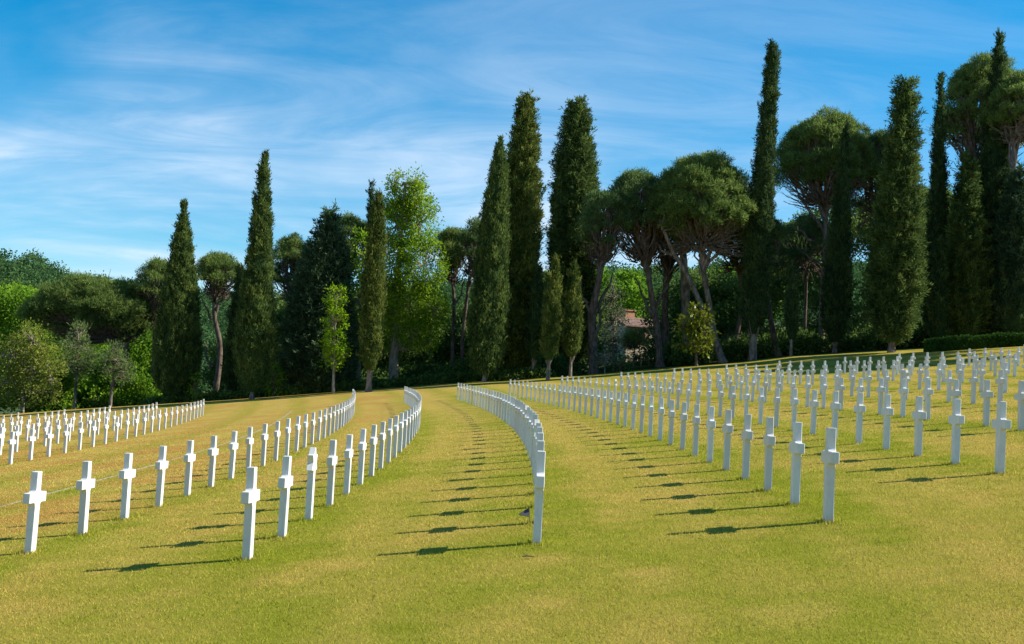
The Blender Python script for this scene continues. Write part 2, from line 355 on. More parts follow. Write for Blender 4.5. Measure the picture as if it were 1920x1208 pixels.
# ------------------------------------------------------------------ grave markers
H, AW, SW, TH = 1.0, .49, .135, .088         # height, arm span, shaft width, thickness
def cross_mesh():
    a0, a1, r = .620, .745, .045               # underside and top of the arms, radius of the inner curves
    hw, st, sb = AW/2, SW/2-.004, SW/2+.004
    def arc(cx, cz, t0, t1):
        return [(cx+r*math.cos(t), cz+r*math.sin(t)) for t in np.linspace(t0, t1, 6)]
    pts = [(sb, -.25), (sb, a0-r)] + arc(sb+r, a0-r, math.pi, math.pi/2) + [(hw, a0), (hw, a1)] + arc(st+r, a1+r, -math.pi/2, -math.pi)[0:] + [(st, H)]
    pts = pts + [(-x, z) for x, z in reversed(pts)]
    return outline_mesh('grave_cross', pts)
def star_mesh():
    r, cz = .213, H-.213; pts = []
    for k in range(12):
        t = math.pi/2 - k*math.pi/6; q = r if k % 2 == 0 else r*.577
        pts.append((q*math.cos(t), cz+q*math.sin(t)))
    # cut the lowest point away: the shaft takes over there
    s = SW/2; z0 = cz-.5*r
    right = pts[0:5]; out = right + [(s, z0), (s, -.25)]
    out = out + [(-x, z) for x, z in reversed(out) if abs(x) > 1e-6]
    out = out[::-1]
    return outline_mesh('grave_star', out)
def outline_mesh(name, pts):
    """prism of an outline in the local x-z plane, thickness along y, edges softly eased"""
    import bmesh
    bm = bmesh.new(); vs = [bm.verts.new((x, -TH/2, z)) for x, z in pts]; f = bm.faces.new(vs)
    r = bmesh.ops.extrude_face_region(bm, geom=[f]); bmesh.ops.translate(bm, vec=(0, TH, 0), verts=[v for v in r['geom'] if isinstance(v, bmesh.types.BMVert)])
    bmesh.ops.recalc_face_normals(bm, faces=bm.faces)
    ed = [e for e in bm.edges if len(e.link_faces) == 2 and e.calc_face_angle(0) > 1.0]
    bmesh.ops.bevel(bm, geom=ed, offset=.005, segments=1, affect='EDGES')
    me = bpy.data.meshes.new(name); bm.to_mesh(me); bm.free(); me.materials.append(MT['marble'])
    return me
CROSS, STAR = cross_mesh(), star_mesh()
ROWS = [  # key, radius, phase, spacing, index where the row ends (far), first index to build
    ('L2', 332.774, .03612, 1.7487, 23, -3), ('L1', 341.904, -.02969, 1.7283, 36, 0), ('L0', 345.008, -.0347, 1.745, 36, 1),
    ('C', 348.142, -.0350, 1.7304, 36, 1), ('R1', 351.280, -.03434, 1.7316, 36, 1), ('R2', 354.504, -.02392, 1.7491, 34, -1),
    ('R3', 357.881, -.0029, 1.7633, 29, -1), ('R4', 361.245, .02212, 1.7846, 24, -1), ('R5', 364.452, .04083, 1.8042, 20, -1),
    ('R6', 367.608, .08902, 1.8107, 10, -8), ('R7', 370.776, .11249, 1.7758, 4, -9), ('R8', 373.955, .10638, 1.7890, 5, -4),
    ('R9', 377.139, .10522, 1.7844, 4, -2), ('R10', 380.3, .1043, 1.78, 4, 0),
    ('L3', 329.90, .0365, 1.7487, 23, -4), ('L4', 327.05, .0367, 1.7487, 23, -4), ('L5', 324.30, .0369, 1.7487, 23, -4), ('L6', 321.50, .0371, 1.7487, 23, -4)]
STARS = {('C', 6), ('C', 11), ('L0', 3), ('R2', 25), ('R4', 5), ('L1', 36)}
ORD = ['', 'nearest', 'second', 'third', 'fourth', 'fifth', 'sixth', 'seventh', 'eighth', 'ninth', 'tenth', 'eleventh', 'twelfth', '13th', '14th', '15th', '16th', '17th', '18th', '19th', '20th', '21st', '22nd', '23rd', '24th', '25th', '26th', '27th', '28th', '29th', '30th', '31st', '32nd', '33rd', '34th', '35th', '36th']
ROWTXT = {'C': 'in the row that the small flag starts', 'L0': 'in the first row left of the flag', 'L1': 'in the second row left of the flag',
          'R1': 'in the first row right of the flag', 'R2': 'in the second row right of the flag', 'R3': 'in the third row right of the flag',
          'R4': 'in the fourth row right of the flag', 'R5': 'in the fifth row right of the flag', 'R6': 'in the sixth row right of the flag',
          'R7': 'in the seventh row right of the flag', 'R8': 'in the eighth row right of the flag', 'R9': 'in the ninth row right of the flag', 'R10': 'in the tenth row right of the flag',
          'L2': 'in the first row beyond the drain channel', 'L3': 'in the second row beyond the drain channel', 'L4': 'in the third row beyond the drain channel',
          'L5': 'in the fourth row beyond the drain channel', 'L6': 'in the fifth row beyond the drain channel'}
def project(P):
    d = np.array(P)-np.array([0, 0, EYE]); w = d@FWD; return 960+F_PX*(d@RIGHT)/w, 604-F_PX*(d@UP)/w
marks = []
for key, R, ph, sp, last, first in ROWS:
    for i in range(first, last+1):
        th = ph+sp*i/R; x = ROWX+R*math.cos(th); y = ROWY+R*math.sin(th); z = float(terrain(x, y))
        u, v = project((x, y, z+.7))
        if u < -14 or u > 1934: continue
        marks.append((math.hypot(x, y), key, i, last, x, y, z, th))
marks.sort(key=lambda q: q[0])
near_first = {}
for q in marks:
    near_first[q[1]] = min(near_first.get(q[1], 99), q[2])
FULL = {'C', 'L0', 'L1', 'R1'}                # rows whose near end is in the picture
n_cross = 0; farstuff = []
CROSS_XY = []
rj = np.random.default_rng(3)
for d, key, i, last, x, y, z, th in marks:
    star = (key, i) in STARS
    rot = th + math.pi/2 + rj.normal()*.012
    loc = (x, y, z-.0 + rj.normal()*.006); til = (rj.normal()*.006, rj.normal()*.006, rot)
    CROSS_XY.append((x, y))
    kf = last-i+1; kn = i-near_first[key]+1
    if key in FULL and kn <= kf: pos = ORD[kn]+' from the near end' if kn > 1 else 'nearest one'
    else: pos = (ORD[kf]+' from the far end') if kf > 1 else 'farthest one'
    if not star:
        n_cross += 1
        if n_cross > 300: farstuff.append((loc, til)); continue
    o = bpy.data.objects.new('grave_star' if star else 'grave_cross', STAR if star else CROSS)
    o.location = loc; o.rotation_euler = til; COL.objects.link(o)
    if star: tag(o, 'white star headstone, %s %s' % (pos, ROWTXT[key]), 'headstone', 'star headstones among the crosses')
    else: tag(o, 'white marble cross, %s %s' % (pos, ROWTXT[key]), 'cross', 'white marble grave crosses in curved rows')
if farstuff:
    V0 = np.array([v.co for v in CROSS.vertices]); g = Geo(); polys = [list(p.vertices) for p in CROSS.polygons]
    for loc, til in farstuff:
        c, s = math.cos(til[2]), math.sin(til[2]); Rm = np.array([[c, -s, 0], [s, c, 0], [0, 0, 1]])
        V = V0@Rm.T+np.array(loc); base = g.n; g.v.append(V); g.t.append(np.full(len(V), .5)); g.n += len(V)
        for p in polys: g.loops.append(np.array(p)+base); g.sizes.append(np.array([len(p)]))
    tag(g.build('far_crosses', MT['marble']), 'small white crosses at the far ends of the curved rows', 'crosses', kind='stuff')

# small flag on a stick beside the nearest cross of the middle row
fb = ground_hit(992.5, 981)
def flag_mats():
    ms = []
    for n, c in (('flag_navy', (.04, .045, .12)), ('flag_white', (.60, .56, .55)), ('flag_red', (.20, .045, .055))): ms.append(plain_mat(n, c, tuple(q*1.15 for q in c), 30))
    return ms
fl = empty('small_flag', (fb[0], fb[1], fb[2])); tag(fl, 'small striped flag drooping on a thin stick in the grass by the nearest cross', 'flag')
g = Geo(); tube(g, [(0, 0, -.08), (.0, 0, .06), (-.012, 0, .20)], [.0045, .0045, .004], 6); g.build('stick', MT['stick'], fl)
g = Geo(); NS, NC = 13, 10
FV = []
for i in range(NS+1):
    for j in range(NC+1):
        t = j/NC; q = i/NS                    # hangs as a folded triangle to the left of the stick
        x = -.008-.125*t; z = .19-.115*q-.07*t*(1-q)*.9+.035*t*q; y = .012*math.sin(6*t+3*q)*t
        FV.append((x, y, z-(.02*t)))
Fq = [(i*(NC+1)+j, i*(NC+1)+j+1, (i+1)*(NC+1)+j+1, (i+1)*(NC+1)+j) for i in range(NS) for j in range(NC)]
g.add(FV, Fq); cl = g.build('cloth', flag_mats()[0], fl)
for m_ in flag_mats()[1:]: cl.data.materials.append(m_)
for k, p in enumerate(cl.data.polygons):
    i, j = divmod(k, NC); p.material_index = 0 if (i < 7 and j < 5) else (2 if i % 2 == 0 else 1)

wp = ground_hit(1207, 921); g = Geo(); tube(g, [(0, 0, -.03), (.004, 0, .07), (-.004, .003, .13)], [.0035, .003, .0025], 5)
tube(g, [(.003, 0, .06), (.018, .004, .085)], [.002, .0015], 4)
tag(g.build('weed_stalk', MT['stick'], loc=tuple(wp)), 'single dry weed stalk standing in the lawn left of the first right row', 'plant')
wp = ground_hit(990, 1048); g = Geo(); tube(g, [(-.06, 0, .022), (-.01, .008, .028), (.06, -.006, .024)], [.006, .008, .004], 6); tube(g, [(.0, .004, .028), (.03, .03, .03)], [.004, .002], 5)
tag(g.build('twig', MT['bark_dark'], loc=tuple(wp)), 'dark fallen twig lying on the dry patch before the flagged cross', 'twig')

# ------------------------------------------------------------------ grass blades near the camera
def grass():
    rng = np.random.default_rng(11); g = Geo()
    for y0, y1, dens, w, h in ((4.8, 10, 2600, .0055, .024), (10, 15, 1400, .008, .025), (15, 24, 600, .012, .027), (24, 62, 210, .02, .03)):
        wid = y1*.5+3.6; n = int(dens*(y1-y0)*2*wid); x = rng.uniform(-wid, wid, n); y = rng.uniform(y0, y1, n)
        k = (np.abs(x) < y*.49+3.4) & (rng.uniform(size=n) < np.clip((62-y)/34, 0, 1)); x, y = x[k], y[k]; n = len(x); z = terrain(x, y)-.004
        lean = rng.normal(size=(n, 2))*.5; hh = h*rng.uniform(.6, 1.3, n)
        clump = .5+.5*np.sin(x*7.1+np.sin(y*5.3)*2)*np.sin(y*6.7+np.sin(x*4.1)*2); hh *= .9+.2*clump
        a = rng.uniform(0, 6.28, n); s = np.stack([np.cos(a), np.sin(a), 0*a], 1)*w*.5
        P = np.stack([x, y, z], 1); tip = P+np.stack([lean[:, 0]*hh, lean[:, 1]*hh, hh], 1)
        V = np.stack([P-s, P+s, tip], 1).reshape(-1, 3); g.add(V, np.arange(3*n).reshape(-1, 3))
    # longer tufts the mower leaves round the feet of the crosses
    P = []
    for (x, y) in CROSS_XY:
        if y > 40: continue
        m = int(220 if y < 20 else 80); a = rng.uniform(0, 6.28, m); r = .07+np.abs(rng.normal(size=m))*.11
        P.append(np.stack([x+np.cos(a)*r*.8, y+np.sin(a)*r*1.3], 1))
    P = np.concatenate(P); n = len(P); z = terrain(P[:, 0], P[:, 1])-.004; hh = rng.uniform(.02, .058, n); w = .008+P[:, 1]*.0004
    a = rng.uniform(0, 6.28, n); s = np.stack([np.cos(a), np.sin(a), 0*a], 1)*w[:, None]*.5; lean = rng.normal(size=(n, 2))*.4
    B = np.stack([P[:, 0], P[:, 1], z], 1); tip = B+np.stack([lean[:, 0]*hh, lean[:, 1]*hh, hh], 1)
    g.add(np.stack([B-s, B+s, tip], 1).reshape(-1, 3), np.arange(3*n).reshape(-1, 3))
    tag(g.build('grass', MT['blades']), kind='stuff')
grass()

# ------------------------------------------------------------------ trees
def tree_base(bx, by, tx, ty, Y):
    b = at(bx, by, Y); t = at(tx, ty, Y); z = float(terrain(b[0], Y))
    return np.array([b[0], Y, z]), np.array([t[0]-b[0], 0, t[2]-z])
def finish(name, root_loc, gc, crown_mat, gt, bark, label, cat, group):
    r = empty(name, root_loc); tag(r, label, cat, group)
    if gt is not None: gt.build('trunk', bark, r, smooth=True)
    gc.build('crown', crown_mat, r)
    return r
def cypress(label, bx, by, tx, ty, Y, width_px, prof, mat='cypress', trunk_h=.6, loose=.35, seed=0, group='tall cypresses along the lawn edge', dens=15, leaf=.34, bark='bark', name='cypress_tree', trunk_r=.2):
    rng = np.random.default_rng(100+seed); base, top = tree_base(bx, by, tx, ty, Y); h = top[2]
    rm = width_px/F_PX*Y/2; ps, pr = zip(*prof)
    h -= .5*leaf/.34; axis = lambda s: np.stack([top[0]*s**1.3, 0*s, trunk_h+(h-trunk_h)*s], -1)
    area = 2*math.pi*rm*np.mean(np.interp(np.linspace(0, 1, 50), ps, pr))*h
    n = int(area*dens*.8); s = rng.uniform(0, 1, n*3); keep = rng.uniform(0, 1, n*3) < np.interp(s, ps, pr)*.9+.1; s = s[keep][:n]; n = len(s)
    th = rng.uniform(0, 6.283, n); rad = np.interp(s, ps, pr)*rm
    q = np.stack([np.cos(th)*rm*1.4, np.sin(th)*rm*1.4, s*h], 1)
    bump = wav(q*np.array([1, 1, .4]), 1.7, seed)*(.0+.15*loose) + wav(q*np.array([1, 1, .35]), 4.2, seed+50)*(.05+.15*loose)
    rr = rad*(1+bump)*(1-np.abs(rng.normal(size=n))*.15)-(.12+.25*loose)*leaf/.34 ; rr = np.maximum(rr, .05)
    out = np.stack([np.cos(th), np.sin(th), 0*th], 1); C = axis(s)+out*rr[:, None]
    tint = np.clip(.42+.36*wav(q*np.array([1.5, 1.5, .6]), 2.6, seed+9)+rng.normal(size=n)*.26, 0, 1)
    m = 30; up = np.array([0, 0, 1.])
    D0 = up*(1-loose*.8)+out*loose*.8; thin = np.clip(rad/.7, .3, 1)[:, None]*np.ones((1, m)); thin = thin.ravel(); D = unit(np.repeat(D0, m, 0)+rng.normal(size=(n*m, 3))*(.30+.35*loose))
    sc = np.repeat(rng.uniform(.7, 1.35, n), m)
    tp = rng.uniform(0, 1, n*m); pl = np.repeat(rng.uniform(.45, 1.0, n), m)*(leaf/.34)
    P = np.repeat(C, m, 0)+np.repeat(unit(D0+rng.normal(size=(n, 3))*.2), m, 0)*(tp*pl*(.65+.5*loose))[:, None]+rng.normal(size=(n*m, 3))*(.16*(1-.75*tp)*(leaf/.34)*thin)[:, None]
    g = Geo(); leaves(g, P, D, leaf*.85*sc*rng.uniform(.6, 1.2, n*m), .062*(leaf/.34)*sc, np.repeat(tint, m), rng)
    # sprays that stand out from the outline
    k = int(n*(.01+.12*max(0, loose-.3))); idx = rng.integers(0, n, k); Cs = C[idx]; Ds = D0[idx]+rng.normal(size=(k, 3))*.25; m2 = 9
    tt = np.repeat(rng.uniform(0, .3+loose*.9, (k, 1)), m2, 1)*np.linspace(.2, 1, m2)[None]
    Ps = (Cs[:, None]+unit(Ds)[:, None]*tt[..., None]).reshape(-1, 3)+rng.normal(size=(k*m2, 3))*.05
    leaves(g, Ps, np.repeat(Ds, m2, 0)+rng.normal(size=(k*m2, 3))*.35, leaf*.62, .085, np.repeat(tint[idx], m2), rng)
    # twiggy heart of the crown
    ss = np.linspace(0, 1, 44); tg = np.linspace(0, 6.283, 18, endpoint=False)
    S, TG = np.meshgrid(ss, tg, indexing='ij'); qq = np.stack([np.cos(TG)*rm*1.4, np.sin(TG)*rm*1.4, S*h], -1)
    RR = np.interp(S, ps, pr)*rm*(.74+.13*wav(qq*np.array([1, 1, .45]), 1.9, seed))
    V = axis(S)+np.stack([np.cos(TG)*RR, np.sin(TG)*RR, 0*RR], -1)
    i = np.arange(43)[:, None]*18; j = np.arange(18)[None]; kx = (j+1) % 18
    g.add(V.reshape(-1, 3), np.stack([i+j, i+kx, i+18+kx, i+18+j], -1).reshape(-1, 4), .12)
    gt = Geo(); hh = np.array([-.3, 0, .3, trunk_h*.6, trunk_h, trunk_h+h*.25]); 
    P = np.stack([top[0]*(np.maximum(hh-trunk_h, 0)/h)**1.3, 0*hh, hh], 1)
    tube(gt, P, np.array([1.5, 1.25, 1.05, .95, .85, .5])*trunk_r, 9)
    for k in range(7 if trunk_h > .8 else 3):                          # bare lower boughs sweeping up into the crown
        a = rng.uniform(0, 6.28); z0 = trunk_h*rng.uniform(.55, 1.0); rr_ = np.interp(.08, ps, pr)*rm*.8
        tube(gt, [(0, 0, z0), (math.cos(a)*rr_*.4, math.sin(a)*rr_*.4, z0+.5), (math.cos(a)*rr_*.8, math.sin(a)*rr_*.8, z0+1.6)], [.09, .07, .03], 5)
    return finish(name, base, g, MT[mat], gt, MT[bark], label, 'cypress', group)

def puff_crown(g, C, R, rng, per_m2=16, m=10, leaf=.36, w=.05, flat=.75, tint0=.45, under=.35):
    """a rounded spray of needle tufts: dense on top, thin beneath"""
    area = 4*math.pi*R*R*.75; n = max(8, int(area*per_m2)); d = unit(rng.normal(size=(n*2, 3)))
    keep = rng.uniform(size=n*2) < np.where(d[:, 2] > -.15, 1, under); d = d[keep][:n]; n = len(d)
    P0 = C+d*R*np.array([1, 1, flat])*np.where(rng.uniform(size=n) < .14, rng.uniform(1.0, 1.3, n), 1-np.abs(rng.normal(size=n))*.2)[:, None]
    D = unit(np.repeat(d+np.array([0, 0, .55]), m, 0)+rng.normal(size=(n*m, 3))*.85)
    P = np.repeat(P0, m, 0)+rng.normal(size=(n*m, 3))*.11
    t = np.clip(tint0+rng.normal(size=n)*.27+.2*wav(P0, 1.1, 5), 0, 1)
    leaves(g, P, D, leaf*rng.uniform(.6, 1.2, n*m), w, np.repeat(t, m), rng)
def pine(label, trunk_px, crown_px, Y, mat='pine', bark='bark', depth=None, puffs=34, seed=0, trunk_r=.32, lobes=None, group='umbrella pines behind the lawn', forks=4, per_m2=12, leaf=.36, name='umbrella_pine', base_z=None, stems=None, cat='pine', under=.08, nodes=None, prad=1.0):
    """trunk_px: photo pixels up the trunk; crown_px: (left, right, top, bottom) of the crown"""
    rng = np.random.default_rng(300+seed)
    Tp = [at(x, y, Y) for x, y in trunk_px]; zg = float(terrain(Tp[0][0], Y)); base = np.array([Tp[0][0], Y, zg])
    pts = [np.array(p)-base for p in Tp]; pts[0] = np.zeros(3)
    l, r, t, b = crown_px; cx = (l+r)/2
    Lp = np.array(at(l, (t+b)/2, Y))-base; Rp = np.array(at(r, (t+b)/2, Y))-base; Tq = np.array(at(cx, t, Y))-base; Bq = np.array(at(cx, b, Y))-base
    wx = (Rp[0]-Lp[0])/2; hz = Tq[2]-Bq[2]; cen = np.array([(Lp[0]+Rp[0])/2, 0, Bq[2]]); wy = wx*(depth or .9)
    pr = max(.55, min(wx*.24, 1.45))*prad; puffs = int(puffs*2.0)
    gc = Geo(); gt = Geo(); PC = []
    k = 0
    while len(PC) < puffs and k < 4000:
        k += 1
        a = rng.uniform(0, 6.28); q = math.sqrt(rng.uniform(0, 1)); up = math.sqrt(max(0, 1-q*q))
        if rng.uniform() < .14: q *= .9; lev = rng.uniform(.25, .7)
        else: lev = rng.uniform(.86, 1.0)
        p = cen+np.array([math.cos(a)*q*(wx-pr*.35), math.sin(a)*q*(wy-pr*.35), (hz-pr*.6)*up*lev+.30*hz*(1-up)])
        if all(np.linalg.norm(p-o) > pr*.58 for o in PC): PC.append(p)
    for p in PC:
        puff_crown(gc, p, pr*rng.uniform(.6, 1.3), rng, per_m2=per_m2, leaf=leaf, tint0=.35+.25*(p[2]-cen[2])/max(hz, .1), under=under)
    # trunk and limbs
    n = len(pts); P = np.array(pts)
    s = np.linspace(0, n-1, 4*n); Pc = np.stack([np.interp(s, np.arange(n), P[:, k]) for k in range(3)], 1)
    for _ in range(2): Pc[1:-1] = .25*Pc[:-2]+.5*Pc[1:-1]+.25*Pc[2:]
    Pc[:, 1] += np.sin(np.linspace(0, 5, len(Pc)))*.25
    Pc = np.vstack([Pc[0]-np.array([0, 0, .5]), Pc]); tr = np.linspace(1, .55, len(Pc))*trunk_r; tr[:2] *= 1.35
    tube(gt, Pc, tr, 9); topn = Pc[-1]
    PCa = np.array(PC); hubs = []
    order = np.argsort(np.arctan2(PCa[:, 1]-topn[1], PCa[:, 0]-topn[0])); groups = np.array_split(order, forks)
    for gidx in groups:
        if len(gidx) == 0: continue
        c = PCa[gidx].mean(0); hub = topn+(c-topn)*np.array([.55, .55, .5])
        start = Pc[-1-rng.integers(0, max(1, len(Pc)//4))]
        L1 = curve(start, hub, 7, -.05*np.linalg.norm(hub-start), .12, rng); tube(gt, L1, np.linspace(trunk_r*.55, trunk_r*.32, 7), 6)
        for q in gidx:
            st = L1[rng.integers(3, 7)]; tg = PCa[q]-np.array([0, 0, pr*.25])
            L2 = curve(st, tg, 6, -.06*np.linalg.norm(tg-st), .14, rng); tube(gt, L2, np.linspace(trunk_r*.26, .03, 6), 5)
            for _ in range(3):
                e = PCa[q]+rng.normal(size=3)*pr*.5; tube(gt, curve(L2[3], e, 4, 0, .08, rng), [.05, .04, .03, .015], 4)
    for q in range(int(len(PC)*1.6)):                                 # bare twigs of the shaded underside
        a = rng.uniform(0, 6.28); rr = math.sqrt(rng.uniform(.05, 1)); e = cen+np.array([math.cos(a)*rr*wx*.9, math.sin(a)*rr*wy*.9, hz*rng.uniform(.12, .55)*(1.1-rr*.5)])
        st = topn+(e-topn)*rng.uniform(.25, .5)-np.array([0, 0, .2]); tube(gt, curve(st, e, 5, -.05*np.linalg.norm(e-st), .1, rng), [.05, .04, .032, .024, .012], 4)
    for st in (stems or []):                                          # further stems forking low from the trunk
        Q = np.array([np.array(at(x, y, Y))-base for x, y in st]); sq = np.linspace(0, len(Q)-1, 4*len(Q)); Q = np.stack([np.interp(sq, np.arange(len(Q)), Q[:, k]) for k in range(3)], 1)
        for _ in range(2): Q[1:-1] = .25*Q[:-2]+.5*Q[1:-1]+.25*Q[2:]
        Q[:, 1] += np.linspace(0, -1.2, len(Q)); tube(gt, Q, np.linspace(trunk_r*.85, trunk_r*.4, len(Q)), 8)
        for q in np.argsort(np.linalg.norm(PCa-Q[-1], axis=1))[:9]: tube(gt, curve(Q[-2], PCa[q], 6, -.2, .14, rng), np.linspace(trunk_r*.28, .03, 6), 5)
    for (x0, y0, x1, y1) in (nodes or []):                            # dead or bare boughs seen in the picture
        a = np.array(at(x0, y0, Y))-base; e = np.array(at(x1, y1, Y))-base; e[1] += rng.normal()*.6
        tube(gt, curve(a, e, 7, 0, .16, rng), np.linspace(trunk_r*.5, .05, 7), 6)
    return finish(name, base, gc, MT[mat], gt, MT[bark], label, cat, group)

def broadleaf(label, trunk_px, lobes_px, Y, mat='plane', bark='bark_pale', wide=.62, seed=0, trunk_r=.25, leaf=.26, clumps=9, m=14, group=None, name='broadleaf_tree', cat='tree', fill=.55, csize=.45, droop=.1, depth=.9):
    """lobes_px: list of (cx, cy, rx, ry) in photo pixels; clumps per square metre of lobe section"""
    rng = np.random.default_rng(500+seed)
    Tp = [at(x, y, Y) for x, y in trunk_px]; zg = float(terrain(Tp[0][0], Y)); base = np.array([Tp[0][0], Y, zg])
    P = np.array([np.array(p)-base for p in Tp]); P[0] = 0; k_ = Y/F_PX
    gc = Geo(); gt = Geo(); tube(gt, np.vstack([P[0]-[0, 0, .4], P]), np.concatenate([[trunk_r*1.4], np.linspace(trunk_r*1.15, trunk_r*.3, len(P))]), 8)
    for (cx, cy, rx, ry) in lobes_px:
        c = np.array(at(cx, cy, Y))-base; R = np.array([rx*k_, rx*k_*depth, ry*k_]); c[1] += rng.normal()*.2*R[1]
        n = max(5, int(R[0]*R[2]*3.14*clumps)); d = unit(rng.normal(size=(n, 3))); q = rng.uniform(0, 1, n)**(1/3.)*(1-fill)+fill
        C = c+d*R*(q*(1+.16*wav(d*3, 1.7, seed+int(cx))))[:, None]
        cs = csize*rng.uniform(.6, 1.35, n); t = np.clip(.5+.3*wav(C, 1.3, seed)+rng.normal(size=n)*.16, 0, 1)
        off = rng.normal(size=(n, m, 3))*.5; Pp = (C[:, None]+off*cs[:, None, None]).reshape(-1, 3)
        D = unit(off.reshape(-1, 3)+np.repeat(d, m, 0)*.5+np.array([0, 0, -droop])+rng.normal(size=(n*m, 3))*.4)
        leaves(gc, Pp, D, leaf*rng.uniform(.65, 1.25, n*m), leaf*wide, np.clip(np.repeat(t, m)+rng.normal(size=n*m)*.1, 0, 1), rng)
        at_k = np.argmin(np.linalg.norm(P-(c-[0, 0, R[2]*.7]), axis=1)); tube(gt, curve(P[at_k], c, 6, 0, .1, rng), np.linspace(trunk_r*.4, .05, 6), 5)
        for j in range(min(n, 26)):
            tube(gt, curve(c+(C[j]-c)*.1, C[j], 4, 0, .06, rng), [.05, .04, .028, .012], 4)
    return finish(name, base, gc, MT[mat], gt, MT[bark], label, cat, group)

CONE = [(0, .35), (.03, .72), (.10, .95), (.22, 1), (.38, .90), (.53, .75), (.66, .58), (.80, .40), (.90, .22), (.96, .10), (1, .01)]
COLUMN = [(0, .45), (.05, .85), (.15, 1), (.3, .97), (.46, .86), (.68, .70), (.85, .50), (.93, .34), (.98, .14), (1, .02)]
SPIRE = [(0, .45), (.05, .85), (.15, 1), (.32, .9), (.53, .64), (.75, .43), (.9, .27), (.96, .15), (1, .02)]
BLUNT = [(0, .5), (.05, .9), (.2, 1), (.5, .96), (.72, .82), (.85, .62), (.94, .40), (.98, .24), (1, .06)]
YF = 99.5
cypress('broad dark cone cypress left of all the other cypresses', 328, 757, 345, 372, YF+1, 90, CONE, 'cypress', seed=1, loose=.16)
cypress('very tall tapering cypress between the broad cone cypress and the dark conifer', 472, 750, 497, 282, 95.5, 78, SPIRE, 'cypress', seed=2, loose=.22)
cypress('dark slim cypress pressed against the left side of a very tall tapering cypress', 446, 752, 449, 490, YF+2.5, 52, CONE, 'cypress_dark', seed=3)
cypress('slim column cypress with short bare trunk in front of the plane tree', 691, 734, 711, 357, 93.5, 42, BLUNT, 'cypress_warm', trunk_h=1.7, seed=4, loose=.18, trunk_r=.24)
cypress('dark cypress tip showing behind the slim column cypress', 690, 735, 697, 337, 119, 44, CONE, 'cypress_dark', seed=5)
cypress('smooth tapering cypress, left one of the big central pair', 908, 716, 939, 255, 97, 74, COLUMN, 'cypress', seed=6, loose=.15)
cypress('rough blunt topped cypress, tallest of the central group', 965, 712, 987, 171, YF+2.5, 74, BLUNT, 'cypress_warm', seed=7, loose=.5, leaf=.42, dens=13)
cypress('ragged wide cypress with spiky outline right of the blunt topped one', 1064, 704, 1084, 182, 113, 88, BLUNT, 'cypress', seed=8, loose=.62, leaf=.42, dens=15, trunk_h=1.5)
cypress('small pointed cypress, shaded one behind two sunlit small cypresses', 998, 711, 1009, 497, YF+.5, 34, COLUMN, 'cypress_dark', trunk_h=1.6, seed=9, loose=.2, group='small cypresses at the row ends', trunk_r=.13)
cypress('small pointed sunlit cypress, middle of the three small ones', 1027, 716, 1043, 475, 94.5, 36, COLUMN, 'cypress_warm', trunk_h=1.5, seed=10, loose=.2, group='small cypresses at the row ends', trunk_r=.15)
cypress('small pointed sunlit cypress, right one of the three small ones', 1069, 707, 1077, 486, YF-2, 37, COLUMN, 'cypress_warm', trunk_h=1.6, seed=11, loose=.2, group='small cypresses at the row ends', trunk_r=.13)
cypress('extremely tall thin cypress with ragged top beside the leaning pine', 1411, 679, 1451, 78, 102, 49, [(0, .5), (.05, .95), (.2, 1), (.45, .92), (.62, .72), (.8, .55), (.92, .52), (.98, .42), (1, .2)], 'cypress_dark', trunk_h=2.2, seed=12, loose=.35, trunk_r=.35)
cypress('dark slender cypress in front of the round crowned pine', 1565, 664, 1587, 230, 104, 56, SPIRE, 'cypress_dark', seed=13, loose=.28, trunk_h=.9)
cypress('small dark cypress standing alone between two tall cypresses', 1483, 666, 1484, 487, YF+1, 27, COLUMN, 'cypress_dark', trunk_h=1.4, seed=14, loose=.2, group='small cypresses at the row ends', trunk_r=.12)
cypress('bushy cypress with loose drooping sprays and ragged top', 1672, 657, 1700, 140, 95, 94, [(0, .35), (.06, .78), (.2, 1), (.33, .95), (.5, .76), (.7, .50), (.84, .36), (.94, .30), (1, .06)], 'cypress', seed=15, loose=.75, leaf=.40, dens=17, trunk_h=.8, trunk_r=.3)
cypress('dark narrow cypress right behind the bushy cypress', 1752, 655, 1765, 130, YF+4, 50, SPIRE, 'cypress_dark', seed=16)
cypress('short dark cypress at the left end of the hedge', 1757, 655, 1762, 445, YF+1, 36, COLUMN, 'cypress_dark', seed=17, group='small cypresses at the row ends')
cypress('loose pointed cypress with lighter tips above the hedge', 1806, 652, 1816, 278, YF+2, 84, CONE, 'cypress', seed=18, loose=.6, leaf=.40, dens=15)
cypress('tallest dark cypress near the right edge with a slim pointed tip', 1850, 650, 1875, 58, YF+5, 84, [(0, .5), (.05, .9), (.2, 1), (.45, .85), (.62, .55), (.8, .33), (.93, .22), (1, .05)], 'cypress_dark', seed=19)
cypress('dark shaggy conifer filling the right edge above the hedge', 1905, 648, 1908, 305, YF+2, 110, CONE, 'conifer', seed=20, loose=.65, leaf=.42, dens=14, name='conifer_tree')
cypress('wide dark conifer with spiky tip behind the small lime green tree', 592, 742, 619, 386, YF+2, 132, [(0, .6), (.05, .9), (.15, 1), (.35, .88), (.55, .72), (.75, .52), (.86, .32), (.93, .13), (1, .02)], 'conifer', seed=21, loose=.72, leaf=.46, dens=15, name='conifer_tree')

